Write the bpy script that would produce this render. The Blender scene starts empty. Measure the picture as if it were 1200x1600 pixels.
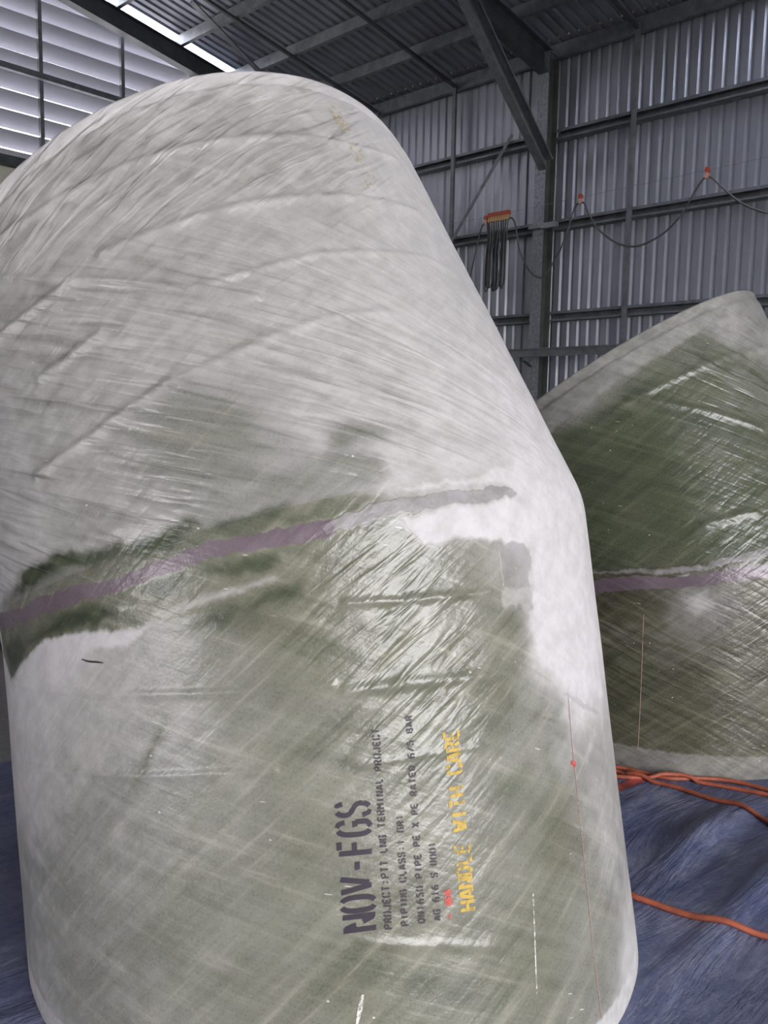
import bpy, math
import numpy as np
from mathutils import Vector, Matrix

S = bpy.context.scene
C = S.collection

# ---------------------------------------------------------------- camera, daylight, exposure
cam_data = bpy.data.cameras.new('camera')
cam_data.sensor_fit = 'VERTICAL'
cam_data.sensor_height = 36.0
cam_data.lens = 1319.14 / 1600 * 36.0
cam_data.clip_end = 500
cam_ob = bpy.data.objects.new('camera', cam_data)
C.objects.link(cam_ob)
_p, _r = 0.114966, 0.0172635
_F = Vector((0, math.cos(_p), -math.sin(_p))); _U0 = Vector((0, math.sin(_p), math.cos(_p))); _R0 = Vector((1, 0, 0))
_R = math.cos(_r)*_R0 + math.sin(_r)*_U0
_U = -math.sin(_r)*_R0 + math.cos(_r)*_U0
_m = Matrix((( _R.x, _U.x, -_F.x, 0), (_R.y, _U.y, -_F.y, 0), (_R.z, _U.z, -_F.z, 1.45), (0, 0, 0, 1)))
cam_ob.matrix_world = _m
S.camera = cam_ob

world = bpy.data.worlds.new('overcast_sky')
S.world = world
world.use_nodes = True
wn = world.node_tree; wn.nodes.clear()
wo = wn.nodes.new('ShaderNodeOutputWorld'); wb = wn.nodes.new('ShaderNodeBackground')
wg = wn.nodes.new('ShaderNodeTexGradient'); wt = wn.nodes.new('ShaderNodeTexCoord'); wm = wn.nodes.new('ShaderNodeSeparateXYZ')
wr = wn.nodes.new('ShaderNodeValToRGB')
wn.links.new(wt.outputs['Generated'], wm.inputs[0]); wn.links.new(wm.outputs['Z'], wr.inputs[0])
wn.nodes.remove(wg)
wr.color_ramp.elements[0].position = 0.0; wr.color_ramp.elements[0].color = (0.985, 0.95, 0.955, 1)
wr.color_ramp.elements[1].position = 0.7; wr.color_ramp.elements[1].color = (0.86, 0.89, 1.0, 1)
wn.links.new(wr.outputs[0], wb.inputs[0]); wn.links.new(wb.outputs[0], wo.inputs[0])
wb.inputs[1].default_value = 12.8

S.view_settings.view_transform = 'Standard'
S.view_settings.look = 'None'
S.view_settings.gamma = 1.0
S.view_settings.use_curve_mapping = False
S.view_settings.exposure = 0.0
S.cycles.max_bounces = 8
S.cycles.diffuse_bounces = 5
S.cycles.transparent_max_bounces = 12
S.cycles.sample_clamp_indirect = 8
S.cycles.use_denoising = True

YAW = 0.81303391           # the shed's axes against the camera's
rng = np.random.RandomState(7)

# ---------------------------------------------------------------- helpers
def link(name, verts, faces, mat, parent=None, smooth=False, rot=False, loc=(0, 0, 0)):
    me = bpy.data.meshes.new(name)
    me.from_pydata([tuple(map(float, v)) for v in verts], [], [tuple(int(i) for i in f) for f in faces])
    me.validate()
    me.update()
    if mat: me.materials.append(mat)
    if smooth: me.polygons.foreach_set('use_smooth', [True]*len(me.polygons))
    o = bpy.data.objects.new(name, me)
    C.objects.link(o)
    o.location = loc
    if rot: o.rotation_euler.z = YAW
    if parent: o.parent = parent
    return o

def tag(o, label, cat, group=None):
    o['label'] = label; o['category'] = cat
    if group: o['group'] = group
    return o

def structure(o, label=None):
    o['kind'] = 'structure'
    if label: o['label'] = label
    return o

def empty(name, label, cat, loc=(0, 0, 0), rot=False, group=None):
    o = bpy.data.objects.new(name, None)
    C.objects.link(o); o.location = loc; o.empty_display_size = .1
    if rot: o.rotation_euler.z = YAW
    return tag(o, label, cat, group)

class MB:
    """collects shapes into one mesh"""
    def __init__(s): s.v = []; s.f = []
    def add(s, vs, fs):
        n = len(s.v); s.v += [tuple(v) for v in vs]; s.f += [tuple(i+n for i in f) for f in fs]; return s
    def box(s, a, b):
        x0, y0, z0 = a; x1, y1, z1 = b
        return s.add([(x0,y0,z0),(x1,y0,z0),(x1,y1,z0),(x0,y1,z0),(x0,y0,z1),(x1,y0,z1),(x1,y1,z1),(x0,y1,z1)],
                     [(0,3,2,1),(4,5,6,7),(0,1,5,4),(1,2,6,5),(2,3,7,6),(3,0,4,7)])
    def sweep(s, prof, a, b, side, up, closed=True):
        """extrude a 2-D profile [(side, up)] from a to b"""
        a, b, side, up = Vector(a), Vector(b), Vector(side), Vector(up)
        n = len(prof); vs = []
        for p in (a, b):
            for (i, j) in prof: vs.append(p + side*i + up*j)
        fs = [(k, (k+1) % n, n+(k+1) % n, n+k) for k in range(n if closed else n-1)]
        if closed: fs += [tuple(range(n-1, -1, -1)), tuple(range(n, 2*n))]
        return s.add(vs, fs)
    def tube(s, pts, r, n=8, cap=True):
        pts = [Vector(p) for p in pts]; N0 = len(s.v); prev = None
        for i, p in enumerate(pts):
            t = (pts[min(i+1, len(pts)-1)] - pts[max(i-1, 0)]).normalized()
            if prev is None:
                e = t.orthogonal().normalized()
            else:
                e = (prev - t*prev.dot(t)).normalized()
            prev = e; g = t.cross(e)
            for k in range(n):
                a = 2*math.pi*k/n
                s.v.append(tuple(p + (e*math.cos(a) + g*math.sin(a))*r))
        for i in range(len(pts)-1):
            for k in range(n):
                a = N0+i*n+k; b = N0+i*n+(k+1) % n
                s.f.append((a, b, b+n, a+n))
        if cap:
            s.f.append(tuple(N0+k for k in range(n-1, -1, -1)))
            s.f.append(tuple(N0+(len(pts)-1)*n+k for k in range(n)))
        return s
    def build(s, name, mat, parent=None, **kw): return link(name, s.v, s.f, mat, parent, **kw)

def spline(pts, n=8):
    """Catmull-Rom through the points"""
    P = [np.array(p, float) for p in pts]; P = [2*P[0]-P[1]] + P + [2*P[-1]-P[-2]]; out = []
    for i in range(1, len(P)-2):
        for k in range(n):
            t = k/n
            out.append(.5*((2*P[i]) + (-P[i-1]+P[i+1])*t + (2*P[i-1]-5*P[i]+4*P[i+1]-P[i+2])*t*t + (-P[i-1]+3*P[i]-3*P[i+1]+P[i+2])*t**3))
    out.append(P[-2]); return out

# ---------------------------------------------------------------- materials
class Mat:
    def __init__(s, name):
        s.m = bpy.data.materials.new(name); s.m.use_nodes = True
        s.t = s.m.node_tree; s.t.nodes.clear()
        s.out = s.t.nodes.new('ShaderNodeOutputMaterial'); s.b = s.t.nodes.new('ShaderNodeBsdfPrincipled')
        s.t.links.new(s.b.outputs[0], s.out.inputs[0])
    def put(s, sock, val):
        if isinstance(val, bpy.types.NodeSocket): s.t.links.new(val, sock)
        elif val is not None:
            if isinstance(val, tuple) and len(val) == 3 and sock.type == 'RGBA': val = val+(1,)
            sock.default_value = val
    def set(s, **kw):
        for k, v in kw.items(): s.put(s.b.inputs[k.replace('_', ' ')], v)
        return s
    def math(s, op, a, b=0.0, clamp=False):
        n = s.t.nodes.new('ShaderNodeMath'); n.operation = op; n.use_clamp = clamp
        s.put(n.inputs[0], a); s.put(n.inputs[1], b); return n.outputs[0]
    def mix(s, f, a, b):
        n = s.t.nodes.new('ShaderNodeMix'); n.data_type = 'RGBA'
        s.put(n.inputs[0], f); s.put(n.inputs[6], a); s.put(n.inputs[7], b); return n.outputs[2]
    def ramp(s, f, lo, hi, a=0.0, b=1.0):
        n = s.t.nodes.new('ShaderNodeMapRange'); n.interpolation_type = 'SMOOTHSTEP'
        s.put(n.inputs[0], f); s.put(n.inputs[1], lo); s.put(n.inputs[2], hi); s.put(n.inputs[3], a); s.put(n.inputs[4], b); return n.outputs[0]
    def coord(s, kind='Object'):
        n = s.t.nodes.new('ShaderNodeTexCoord'); return n.outputs[kind]
    def uv(s, name):
        n = s.t.nodes.new('ShaderNodeUVMap'); n.uv_map = name; return n.outputs[0]
    def mapping(s, v, scale=(1, 1, 1), rot=0.0):
        a = s.t.nodes.new('ShaderNodeMapping'); s.t.links.new(v, a.inputs[0]); a.inputs['Rotation'].default_value = (0, 0, rot)
        b = s.t.nodes.new('ShaderNodeMapping'); s.t.links.new(a.outputs[0], b.inputs[0]); b.inputs['Scale'].default_value = scale
        return b.outputs[0]
    def noise(s, v, scale=5.0, detail=3.0, rough=.5, dist=0.0):
        n = s.t.nodes.new('ShaderNodeTexNoise'); s.put(n.inputs['Vector'], v)
        n.inputs['Scale'].default_value = scale; n.inputs['Detail'].default_value = detail
        n.inputs['Roughness'].default_value = rough; n.inputs['Distortion'].default_value = dist; return n.outputs['Fac']
    def voronoi(s, v, scale, feature='F1'):
        n = s.t.nodes.new('ShaderNodeTexVoronoi'); n.feature = feature; s.put(n.inputs['Vector'], v); n.inputs['Scale'].default_value = scale; return n
    def attr(s, name):
        n = s.t.nodes.new('ShaderNodeAttribute'); n.attribute_name = name
        q = s.t.nodes.new('ShaderNodeSeparateColor'); s.t.links.new(n.outputs['Color'], q.inputs[0]); return q.outputs
    def bump(s, h, strength=1.0, dist=.01):
        n = s.t.nodes.new('ShaderNodeBump'); s.put(n.inputs['Height'], h); n.inputs['Distance'].default_value = dist
        s.put(n.inputs['Strength'], strength); s.t.links.new(n.outputs[0], s.b.inputs['Normal']); return n

def mat_metal(name, col, rough=.4, metal=.5, var=.25, scale=3., bump=0.0):
    m = Mat(name); c = m.coord()
    n = m.noise(c, scale, 4, .6); f = m.noise(c, scale*14, 3, .6)
    k = m.math('ADD', m.math('MULTIPLY', n, .65), m.math('MULTIPLY', f, .35))
    a = tuple(x*(1-var) for x in col); b = tuple(min(1, x*(1+var)) for x in col)
    m.set(Base_Color=m.mix(m.ramp(k, .3, .7), a, b), Metallic=metal, Roughness=m.ramp(f, .2, .8, rough*.8, min(1, rough*1.2)))
    if bump: m.bump(f, .3, bump)
    return m.m

M_WALL = mat_metal('zinc_cladding', (.36, .375, .425), .40, .55, .06)
M_ROOF = mat_metal('roof_sheet', (.28, .29, .34), .42, .5, .12)
M_STEEL = mat_metal('galvanised_steel', (.17, .18, .195), .5, .35, .3, 6)
M_SPANGLE = mat_metal('spangled_steel', (.25, .26, .285), .45, .4, .4, 18)
M_DARK = mat_metal('dark_steel', (.075, .08, .085), .55, .2, .3, 4)
M_OLIVE = mat_metal('grey_primer', (.085, .088, .08), .6, .05, .35, 3)
M_SCREW = mat_metal('bright_screw', (.7, .7, .72), .3, .7, .1)

def mat_louvre():
    m = Mat('louvre_sheet'); c = m.coord()
    n = m.noise(m.mapping(c, (1, 1, 4)), 2.5, 4, .6)
    m.set(Base_Color=m.mix(n, (.27, .27, .30), (.35, .35, .39)), Roughness=.6)
    return m.m
M_LOUVRE = mat_louvre()

def mat_cream():
    m = Mat('cream_panel'); c = m.coord(); n = m.noise(c, 2, 4)
    m.set(Base_Color=m.mix(n, (.62, .62, .50), (.74, .74, .62)), Roughness=.6); return m.m
M_CREAM = mat_cream()

def mat_skylight():
    m = Mat('translucent_roof_sheet')
    tr = m.t.nodes.new('ShaderNodeBsdfTranslucent'); tp = m.t.nodes.new('ShaderNodeBsdfTransparent'); mx = m.t.nodes.new('ShaderNodeMixShader')
    c = m.coord(); n = m.noise(m.mapping(c, (1, 6, 1)), 3, 3)
    m.t.links.new(m.mix(n, (.75, .78, .82), (.92, .94, .96)), tr.inputs[0])
    tp.inputs[0].default_value = (.8, .85, .9, 1); mx.inputs[0].default_value = .3
    m.t.links.new(tr.outputs[0], mx.inputs[1]); m.t.links.new(tp.outputs[0], mx.inputs[2]); m.t.links.new(mx.outputs[0], m.out.inputs[0])
    m.t.nodes.remove(m.b); return m.m
M_SKY = mat_skylight()

def mat_floor():
    m = Mat('concrete'); c = m.coord()
    n = m.noise(c, 1.2, 6, .65); f = m.noise(c, 40, 4, .7)
    k = m.math('ADD', m.math('MULTIPLY', n, .6), m.math('MULTIPLY', f, .4))
    m.set(Base_Color=m.mix(m.ramp(k, .3, .7), (.20, .18, .165), (.36, .34, .32)), Roughness=.8); m.bump(f, .4, .004); return m.m
M_FLOOR = mat_floor()

def mat_tarp():
    m = Mat('blue_tarpaulin'); c = m.coord()
    n = m.noise(c, 3.5, 6, .7, .5); f = m.noise(c, 55, 4, .75)
    st = m.noise(m.mapping(c, (5, 26, 1), -.75), 1, 5, .65, .6)
    dustm = m.math('ADD', m.math('MULTIPLY', n, .5), m.math('ADD', m.math('MULTIPLY', f, .3), m.math('MULTIPLY', st, .3)))
    col = m.mix(m.ramp(dustm, .38, .8), (.06, .076, .172), (.28, .292, .39))
    v = m.voronoi(c, 9.)
    vn = m.math('MULTIPLY', m.ramp(v.outputs['Distance'], .03, .05, 1, 0), m.ramp(m.noise(c, 5, 1), .55, .6))
    col = m.mix(m.math('MULTIPLY', vn, .5), col, (.7, .7, .72))
    m.set(Base_Color=col, Roughness=m.ramp(dustm, .4, .7, .42, .8))
    wv = m.noise(m.mapping(c, (160, 160, 1)), 1, 2)
    h = m.math('ADD', m.math('MULTIPLY', m.noise(m.mapping(c, (1.6, 6, 1), -.75), 1, 5, .62, .8), 1.0), m.math('MULTIPLY', wv, .06))
    m.bump(h, .8, .03); return m.m
M_TARP = mat_tarp()

def mat_plain(name, col, rough=.6, var=.2, scale=30., metal=0.0):
    m = Mat(name); c = m.coord(); n = m.noise(c, scale, 4, .6)
    m.set(Base_Color=m.mix(m.ramp(n, .3, .7), tuple(x*(1-var) for x in col), tuple(min(1, x*(1+var)) for x in col)), Roughness=rough, Metallic=metal); return m.m
M_HOSE = mat_plain('orange_rubber', (.40, .105, .055), .5, .25, 25)
M_TAPE = mat_plain('faded_red_tape', (.45, .09, .08), .7, .45, 18)
M_CABLE = mat_plain('grey_cable', (.075, .078, .08), .5, .2, 10)
M_BLACKC = mat_plain('black_cable', (.02, .02, .022), .5)
M_TRED = mat_plain('red_plastic', (.42, .075, .035), .45, .15)
M_TYEL = mat_plain('yellow_plastic', (.48, .30, .12), .5, .15)
M_TPALE = mat_plain('salmon_plastic', (.60, .30, .20), .5, .15)
M_WIRE = mat_plain('wire', (.25, .26, .28), .4, .1, 10, .6)

def mat_frp(name, brown=0.0, deep=0.0, ripple=1.0, glossy=.25, greyer=0.0):
    """wound glass-fibre laminate: helical fibre streaks, green resin, whitish sanding dust where 'paint' says so"""
    m = Mat(name); uv = m.uv('wrap')
    d, k, p = m.attr('paint')[:3]; g, rp, rim = m.attr('paint_more')[:3]
    A = math.radians(-31)
    s1 = m.noise(m.mapping(uv, (2.2, 34, 1), A), 1, 5, .62)      # fibres running up to the right... and the other way
    s2 = m.noise(m.mapping(uv, (2.2, 34, 1), -A), 1, 5, .62)
    s1b = m.noise(m.mapping(uv, (1.1, 9, 1), A+.05), 1, 3, .5)
    s2b = m.noise(m.mapping(uv, (1.1, 9, 1), -A-.04), 1, 3, .5)
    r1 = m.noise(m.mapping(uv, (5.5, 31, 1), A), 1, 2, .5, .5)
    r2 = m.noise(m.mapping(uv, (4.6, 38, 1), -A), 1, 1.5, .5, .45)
    big = m.noise(uv, 3.2, 5, .6); mid = m.noise(uv, 18, 5, .65); fine = m.noise(uv, 150, 3, .7)
    streak = m.math('ADD', m.math('MULTIPLY', m.math('ADD', s1, s2), .27), m.math('MULTIPLY', m.math('ADD', s1b, s2b), .23))
    g0 = (.088, .097, .062); g1 = (.25, .25, .185)
    if greyer: g0 = (.165, .168, .143); g1 = (.28, .28, .245)
    if deep: g0 = (.040, .052, .026); g1 = (.135, .15, .088)
    green = m.mix(m.ramp(streak, .34, .68), g0, g1)
    green = m.mix(m.ramp(big, .35, .75, 0, .35), green, ((.17, .16, .115) if not greyer else (.27, .265, .225)) if not deep else (.075, .078, .042))
    if brown: green = m.mix(brown, green, m.mix(m.ramp(streak, .38, .66), (.045, .04, .021), (.135, .12, .075)))
    green = m.mix(m.ramp(fine, .35, .8, 0, .18), green, (.33, .33, .29))
    thin = m.math('MAXIMUM', m.ramp(s1, .57, .70), m.ramp(s2, .57, .70))
    green = m.mix(m.math('MULTIPLY', thin, .38), green, (.40, .38, .29) if not deep else (.20, .21, .125))
    darkg = m.mix(m.ramp(m.math('ADD', m.math('MULTIPLY', mid, .4), m.math('MULTIPLY', streak, .6)), .38, .64), (.032, .042, .023), (.105, .122, .070))
    kk = m.ramp(m.math('ADD', k, m.math('MULTIPLY', m.math('SUBTRACT', mid, .5), .9)), .25, .75)
    kk = m.math('MULTIPLY', kk, m.ramp(k, .02, .2))
    col = m.mix(kk, green, darkg)
    # dust: value + noise -> streaky partial coverage
    wob = m.math('ADD', m.math('MULTIPLY', m.math('SUBTRACT', mid, .5), .40), m.math('ADD', m.math('MULTIPLY', m.math('SUBTRACT', fine, .5), .18), m.math('MULTIPLY', m.math('SUBTRACT', streak, .5), .55)))
    edge = m.math('MULTIPLY', m.math('SUBTRACT', 1.0, m.math('ABSOLUTE', m.math('SUBTRACT', m.math('MULTIPLY', d, 2.0), 1.0))), 1.0)
    edge = m.math('ADD', m.math('MULTIPLY', edge, .85), .15)
    gv = m.math('ADD', m.math('MULTIPLY', m.ramp(r1, .30, .52, -1, 0), rp), m.math('MULTIPLY', m.ramp(r2, .30, .52, -1, 0), rim))   # groove shade put into the colour: dust thinned in the ripple valleys
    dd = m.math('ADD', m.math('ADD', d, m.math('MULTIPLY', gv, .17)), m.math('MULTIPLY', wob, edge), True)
    dustcol = m.mix(m.ramp(mid, .3, .7), (.56, .545, .535), (.665, .645, .64))
    col = m.mix(dd, col, dustcol)
    # putty and resin fillets
    pc = m.mix(m.ramp(mid, .3, .7), (.23, .22, .215), (.37, .35, .35))
    gg = m.ramp(m.math('ADD', g, m.math('MULTIPLY', m.math('SUBTRACT', mid, .5), .5)), .3, .7)
    gg = m.math('MULTIPLY', gg, m.ramp(g, .02, .15))
    col = m.mix(m.math('MULTIPLY', gg, .85), col, pc)
    pur = m.mix(m.ramp(big, .3, .7), (.14, .10, .125), (.22, .165, .20))
    pp = m.ramp(m.math('ADD', p, m.math('MULTIPLY', m.math('SUBTRACT', mid, .5), .5)), .35, .65)
    pp = m.math('MULTIPLY', pp, m.ramp(p, .02, .15))
    col = m.mix(m.math('MULTIPLY', pp, .85), col, pur)
    # white chips and flecks
    v = m.voronoi(m.mapping(uv, (1, 1.6, 1), .5), 16.)
    fl = m.math('MULTIPLY', m.ramp(v.outputs['Distance'], .035, .06, 1, 0), m.ramp(m.noise(uv, 4.5, 3, .7), .49, .56))
    v2 = m.voronoi(m.mapping(uv, (60, 7, 1), -1.2), 1.0)
    fl2 = m.math('MULTIPLY', m.ramp(v2.outputs['Distance'], .05, .09, 1, 0), m.ramp(m.noise(uv, 5.5, 3, .7), .55, .62))
    flk = m.math('MULTIPLY', m.math('MAXIMUM', fl, fl2), m.ramp(dd, .2, .8, .9, .1))
    col = m.mix(flk, col, (.78, .76, .68))
    rough = m.math('ADD', m.ramp(dd, .25, .85, glossy, .8), m.math('MULTIPLY', fine, .06))
    rough = m.math('ADD', rough, m.math('MULTIPLY', gg, .2))
    m.set(Base_Color=col, Roughness=rough, Specular_IOR_Level=.62)
    # relief
    
    
    amp1 = m.math('MULTIPLY', rp, ripple)
    rr = m.math('ADD', m.math('MULTIPLY', r1, amp1), m.math('MULTIPLY', r2, m.math('MULTIPLY', m.attr('paint_more')[2], ripple)))
    h = m.math('ADD', rr, m.math('ADD', m.math('MULTIPLY', mid, .22), m.math('MULTIPLY', fine, .018)))
    h = m.math('ADD', h, m.math('MULTIPLY', gg, .10))
    h = m.math('ADD', h, m.math('MULTIPLY', m.math('ADD', s1, s2), .09))
    m.bump(h, 1.0, .0115)
    return m.m
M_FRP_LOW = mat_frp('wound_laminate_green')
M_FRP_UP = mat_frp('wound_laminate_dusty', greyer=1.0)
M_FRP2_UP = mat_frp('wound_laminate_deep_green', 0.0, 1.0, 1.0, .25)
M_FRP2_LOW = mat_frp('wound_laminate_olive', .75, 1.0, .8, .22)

def mat_ink(name, col, wear=.45, scale=110.):
    m = Mat(name); c = m.coord()
    n = m.noise(c, scale, 4, .7); b = m.noise(c, 14, 3, .6)
    tp = m.t.nodes.new('ShaderNodeBsdfTransparent'); mx = m.t.nodes.new('ShaderNodeMixShader')
    f = m.ramp(m.math('ADD', m.math('MULTIPLY', n, .6), m.math('MULTIPLY', b, .4)), wear-.08, wear+.10, 0, .92)
    m.set(Base_Color=col, Roughness=.55)
    m.t.links.new(f, mx.inputs[0]); m.t.links.new(tp.outputs[0], mx.inputs[1]); m.t.links.new(m.b.outputs[0], mx.inputs[2])
    m.t.links.new(mx.outputs[0], m.out.inputs[0]); return m.m
M_INK = mat_ink('dark_stencil_paint', (.035, .025, .040), .34)
M_INK_S = mat_ink('thin_stencil_paint', (.045, .035, .045), .38)
M_INK_Y = mat_ink('yellow_stencil_paint', (.62, .42, .07), .42)
M_INK_F = mat_ink('faded_yellow_paint', (.60, .47, .20), .56)
M_INK_R = mat_ink('red_marker', (.62, .10, .08), .42)
M_PINK = mat_ink('pink_line', (.50, .30, .27), .38)
M_WHITE = mat_ink('white_chips', (.85, .83, .76), .5)
M_BLACK = mat_ink('black_scuff', (.03, .03, .03), .3)

DUST1 = [(-0.223,0.973,0.62),(0.044,1.025,0.5),(0.362,1.084,0.5),(0.418,1.244,0.78),(0.093,1.189,0.7),(0.475,0.878,0.55),(0.639,0.797,0.72),(0.564,0.483,0.75),(0.129,0.804,0.5),(-0.235,0.651,0.52),(0.022,0.467,0.55),(0.291,0.406,0.62),(0.549,0.224,0.82),(0.788,0.212,0.9),(0.373,0.222,0.62),(0.101,0.276,0.45),(-0.118,0.261,0.4),(-0.342,0.343,0.55),(-0.524,0.416,0.7),(-0.09,0.125,0.35),(0.119,0.127,0.38),(0.29,0.169,0.55),(0.237,0.261,0.6),(0.473,0.076,0.8),(0.805,0.044,1),(-0.624,0.172,0.75),(-0.236,0.142,0.48),(0.315,0.083,0.8),(0.796,1.268,0.65),(0.892,1.116,0.8),(0.953,0.014,1),(0.754,-0.041,1),(0.432,-0.029,0.75),(0.812,-0.217,1),(0.712,-0.361,1),(0.914,-0.387,1),(0.808,-0.5,0.95),(0.414,-0.166,0.12),(0.265,-0.136,0.12),(0.306,-0.281,0.08),(0.533,-0.329,0.12),(0.476,-0.458,0.08),(0.32,-0.419,0.05),(0.117,-0.235,0.08),(-0.01,-0.163,0.08),(-0.083,-0.21,0.25),(-0.222,-0.148,0.5),(-0.498,-0.111,1),(-0.698,-0.162,1),(-0.748,-0.34,0.8),(-0.833,-0.651,0.5),(-0.793,-0.869,0.6),(-0.406,-0.242,0.65),(-0.243,-0.344,0.5),(-0.347,-0.524,0.4),(-0.47,-0.715,0.35),(-0.21,-0.743,0.2),(-0.113,-0.503,0.3),(0.025,-0.472,0.15),(0.07,-0.677,0.12),(0.18,-0.901,0.05),(0.414,-0.782,0.12),(0.518,-0.678,0.15),(0.683,-0.624,0.45),(0.871,-0.702,0.5),(0.92,-0.923,0.55),(0.763,-1.052,0.25),(0.994,-1.208,0.7),(0.525,-0.999,0.05),(-0.085,-0.894,0.15),(-0.355,-0.882,0.3),(0.626,-0.537,0.3),(0.659,-0.866,0.12),(0.362,-0.073,0.15),(0.138,-0.028,0.15)]
DUST2 = [(0.359,1.136,0.6),(0.581,1.089,0.5),(0.378,0.815,0.25),(0.171,0.945,0.2),(-0.007,0.776,0.08),(-0.404,0.602,0),(-0.425,0.308,0),(-0.032,0.224,0.1),(0.257,0.513,0.12),(-0.156,0.799,0.1),(-0.459,0.847,0.6),(-0.238,0.939,0.4),(-0.291,0.403,0.03),(0.008,0.535,0.15),(0.087,0.099,0.1),(-0.257,0.141,0),(-0.416,-0.14,0),(-0.199,-0.121,0.35),(0.04,-0.29,0.08),(-0.256,-0.526,0.0),(0.112,-0.695,0.1),(-0.496,-0.242,0.18),(-0.418,-0.654,0.1)]
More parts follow.
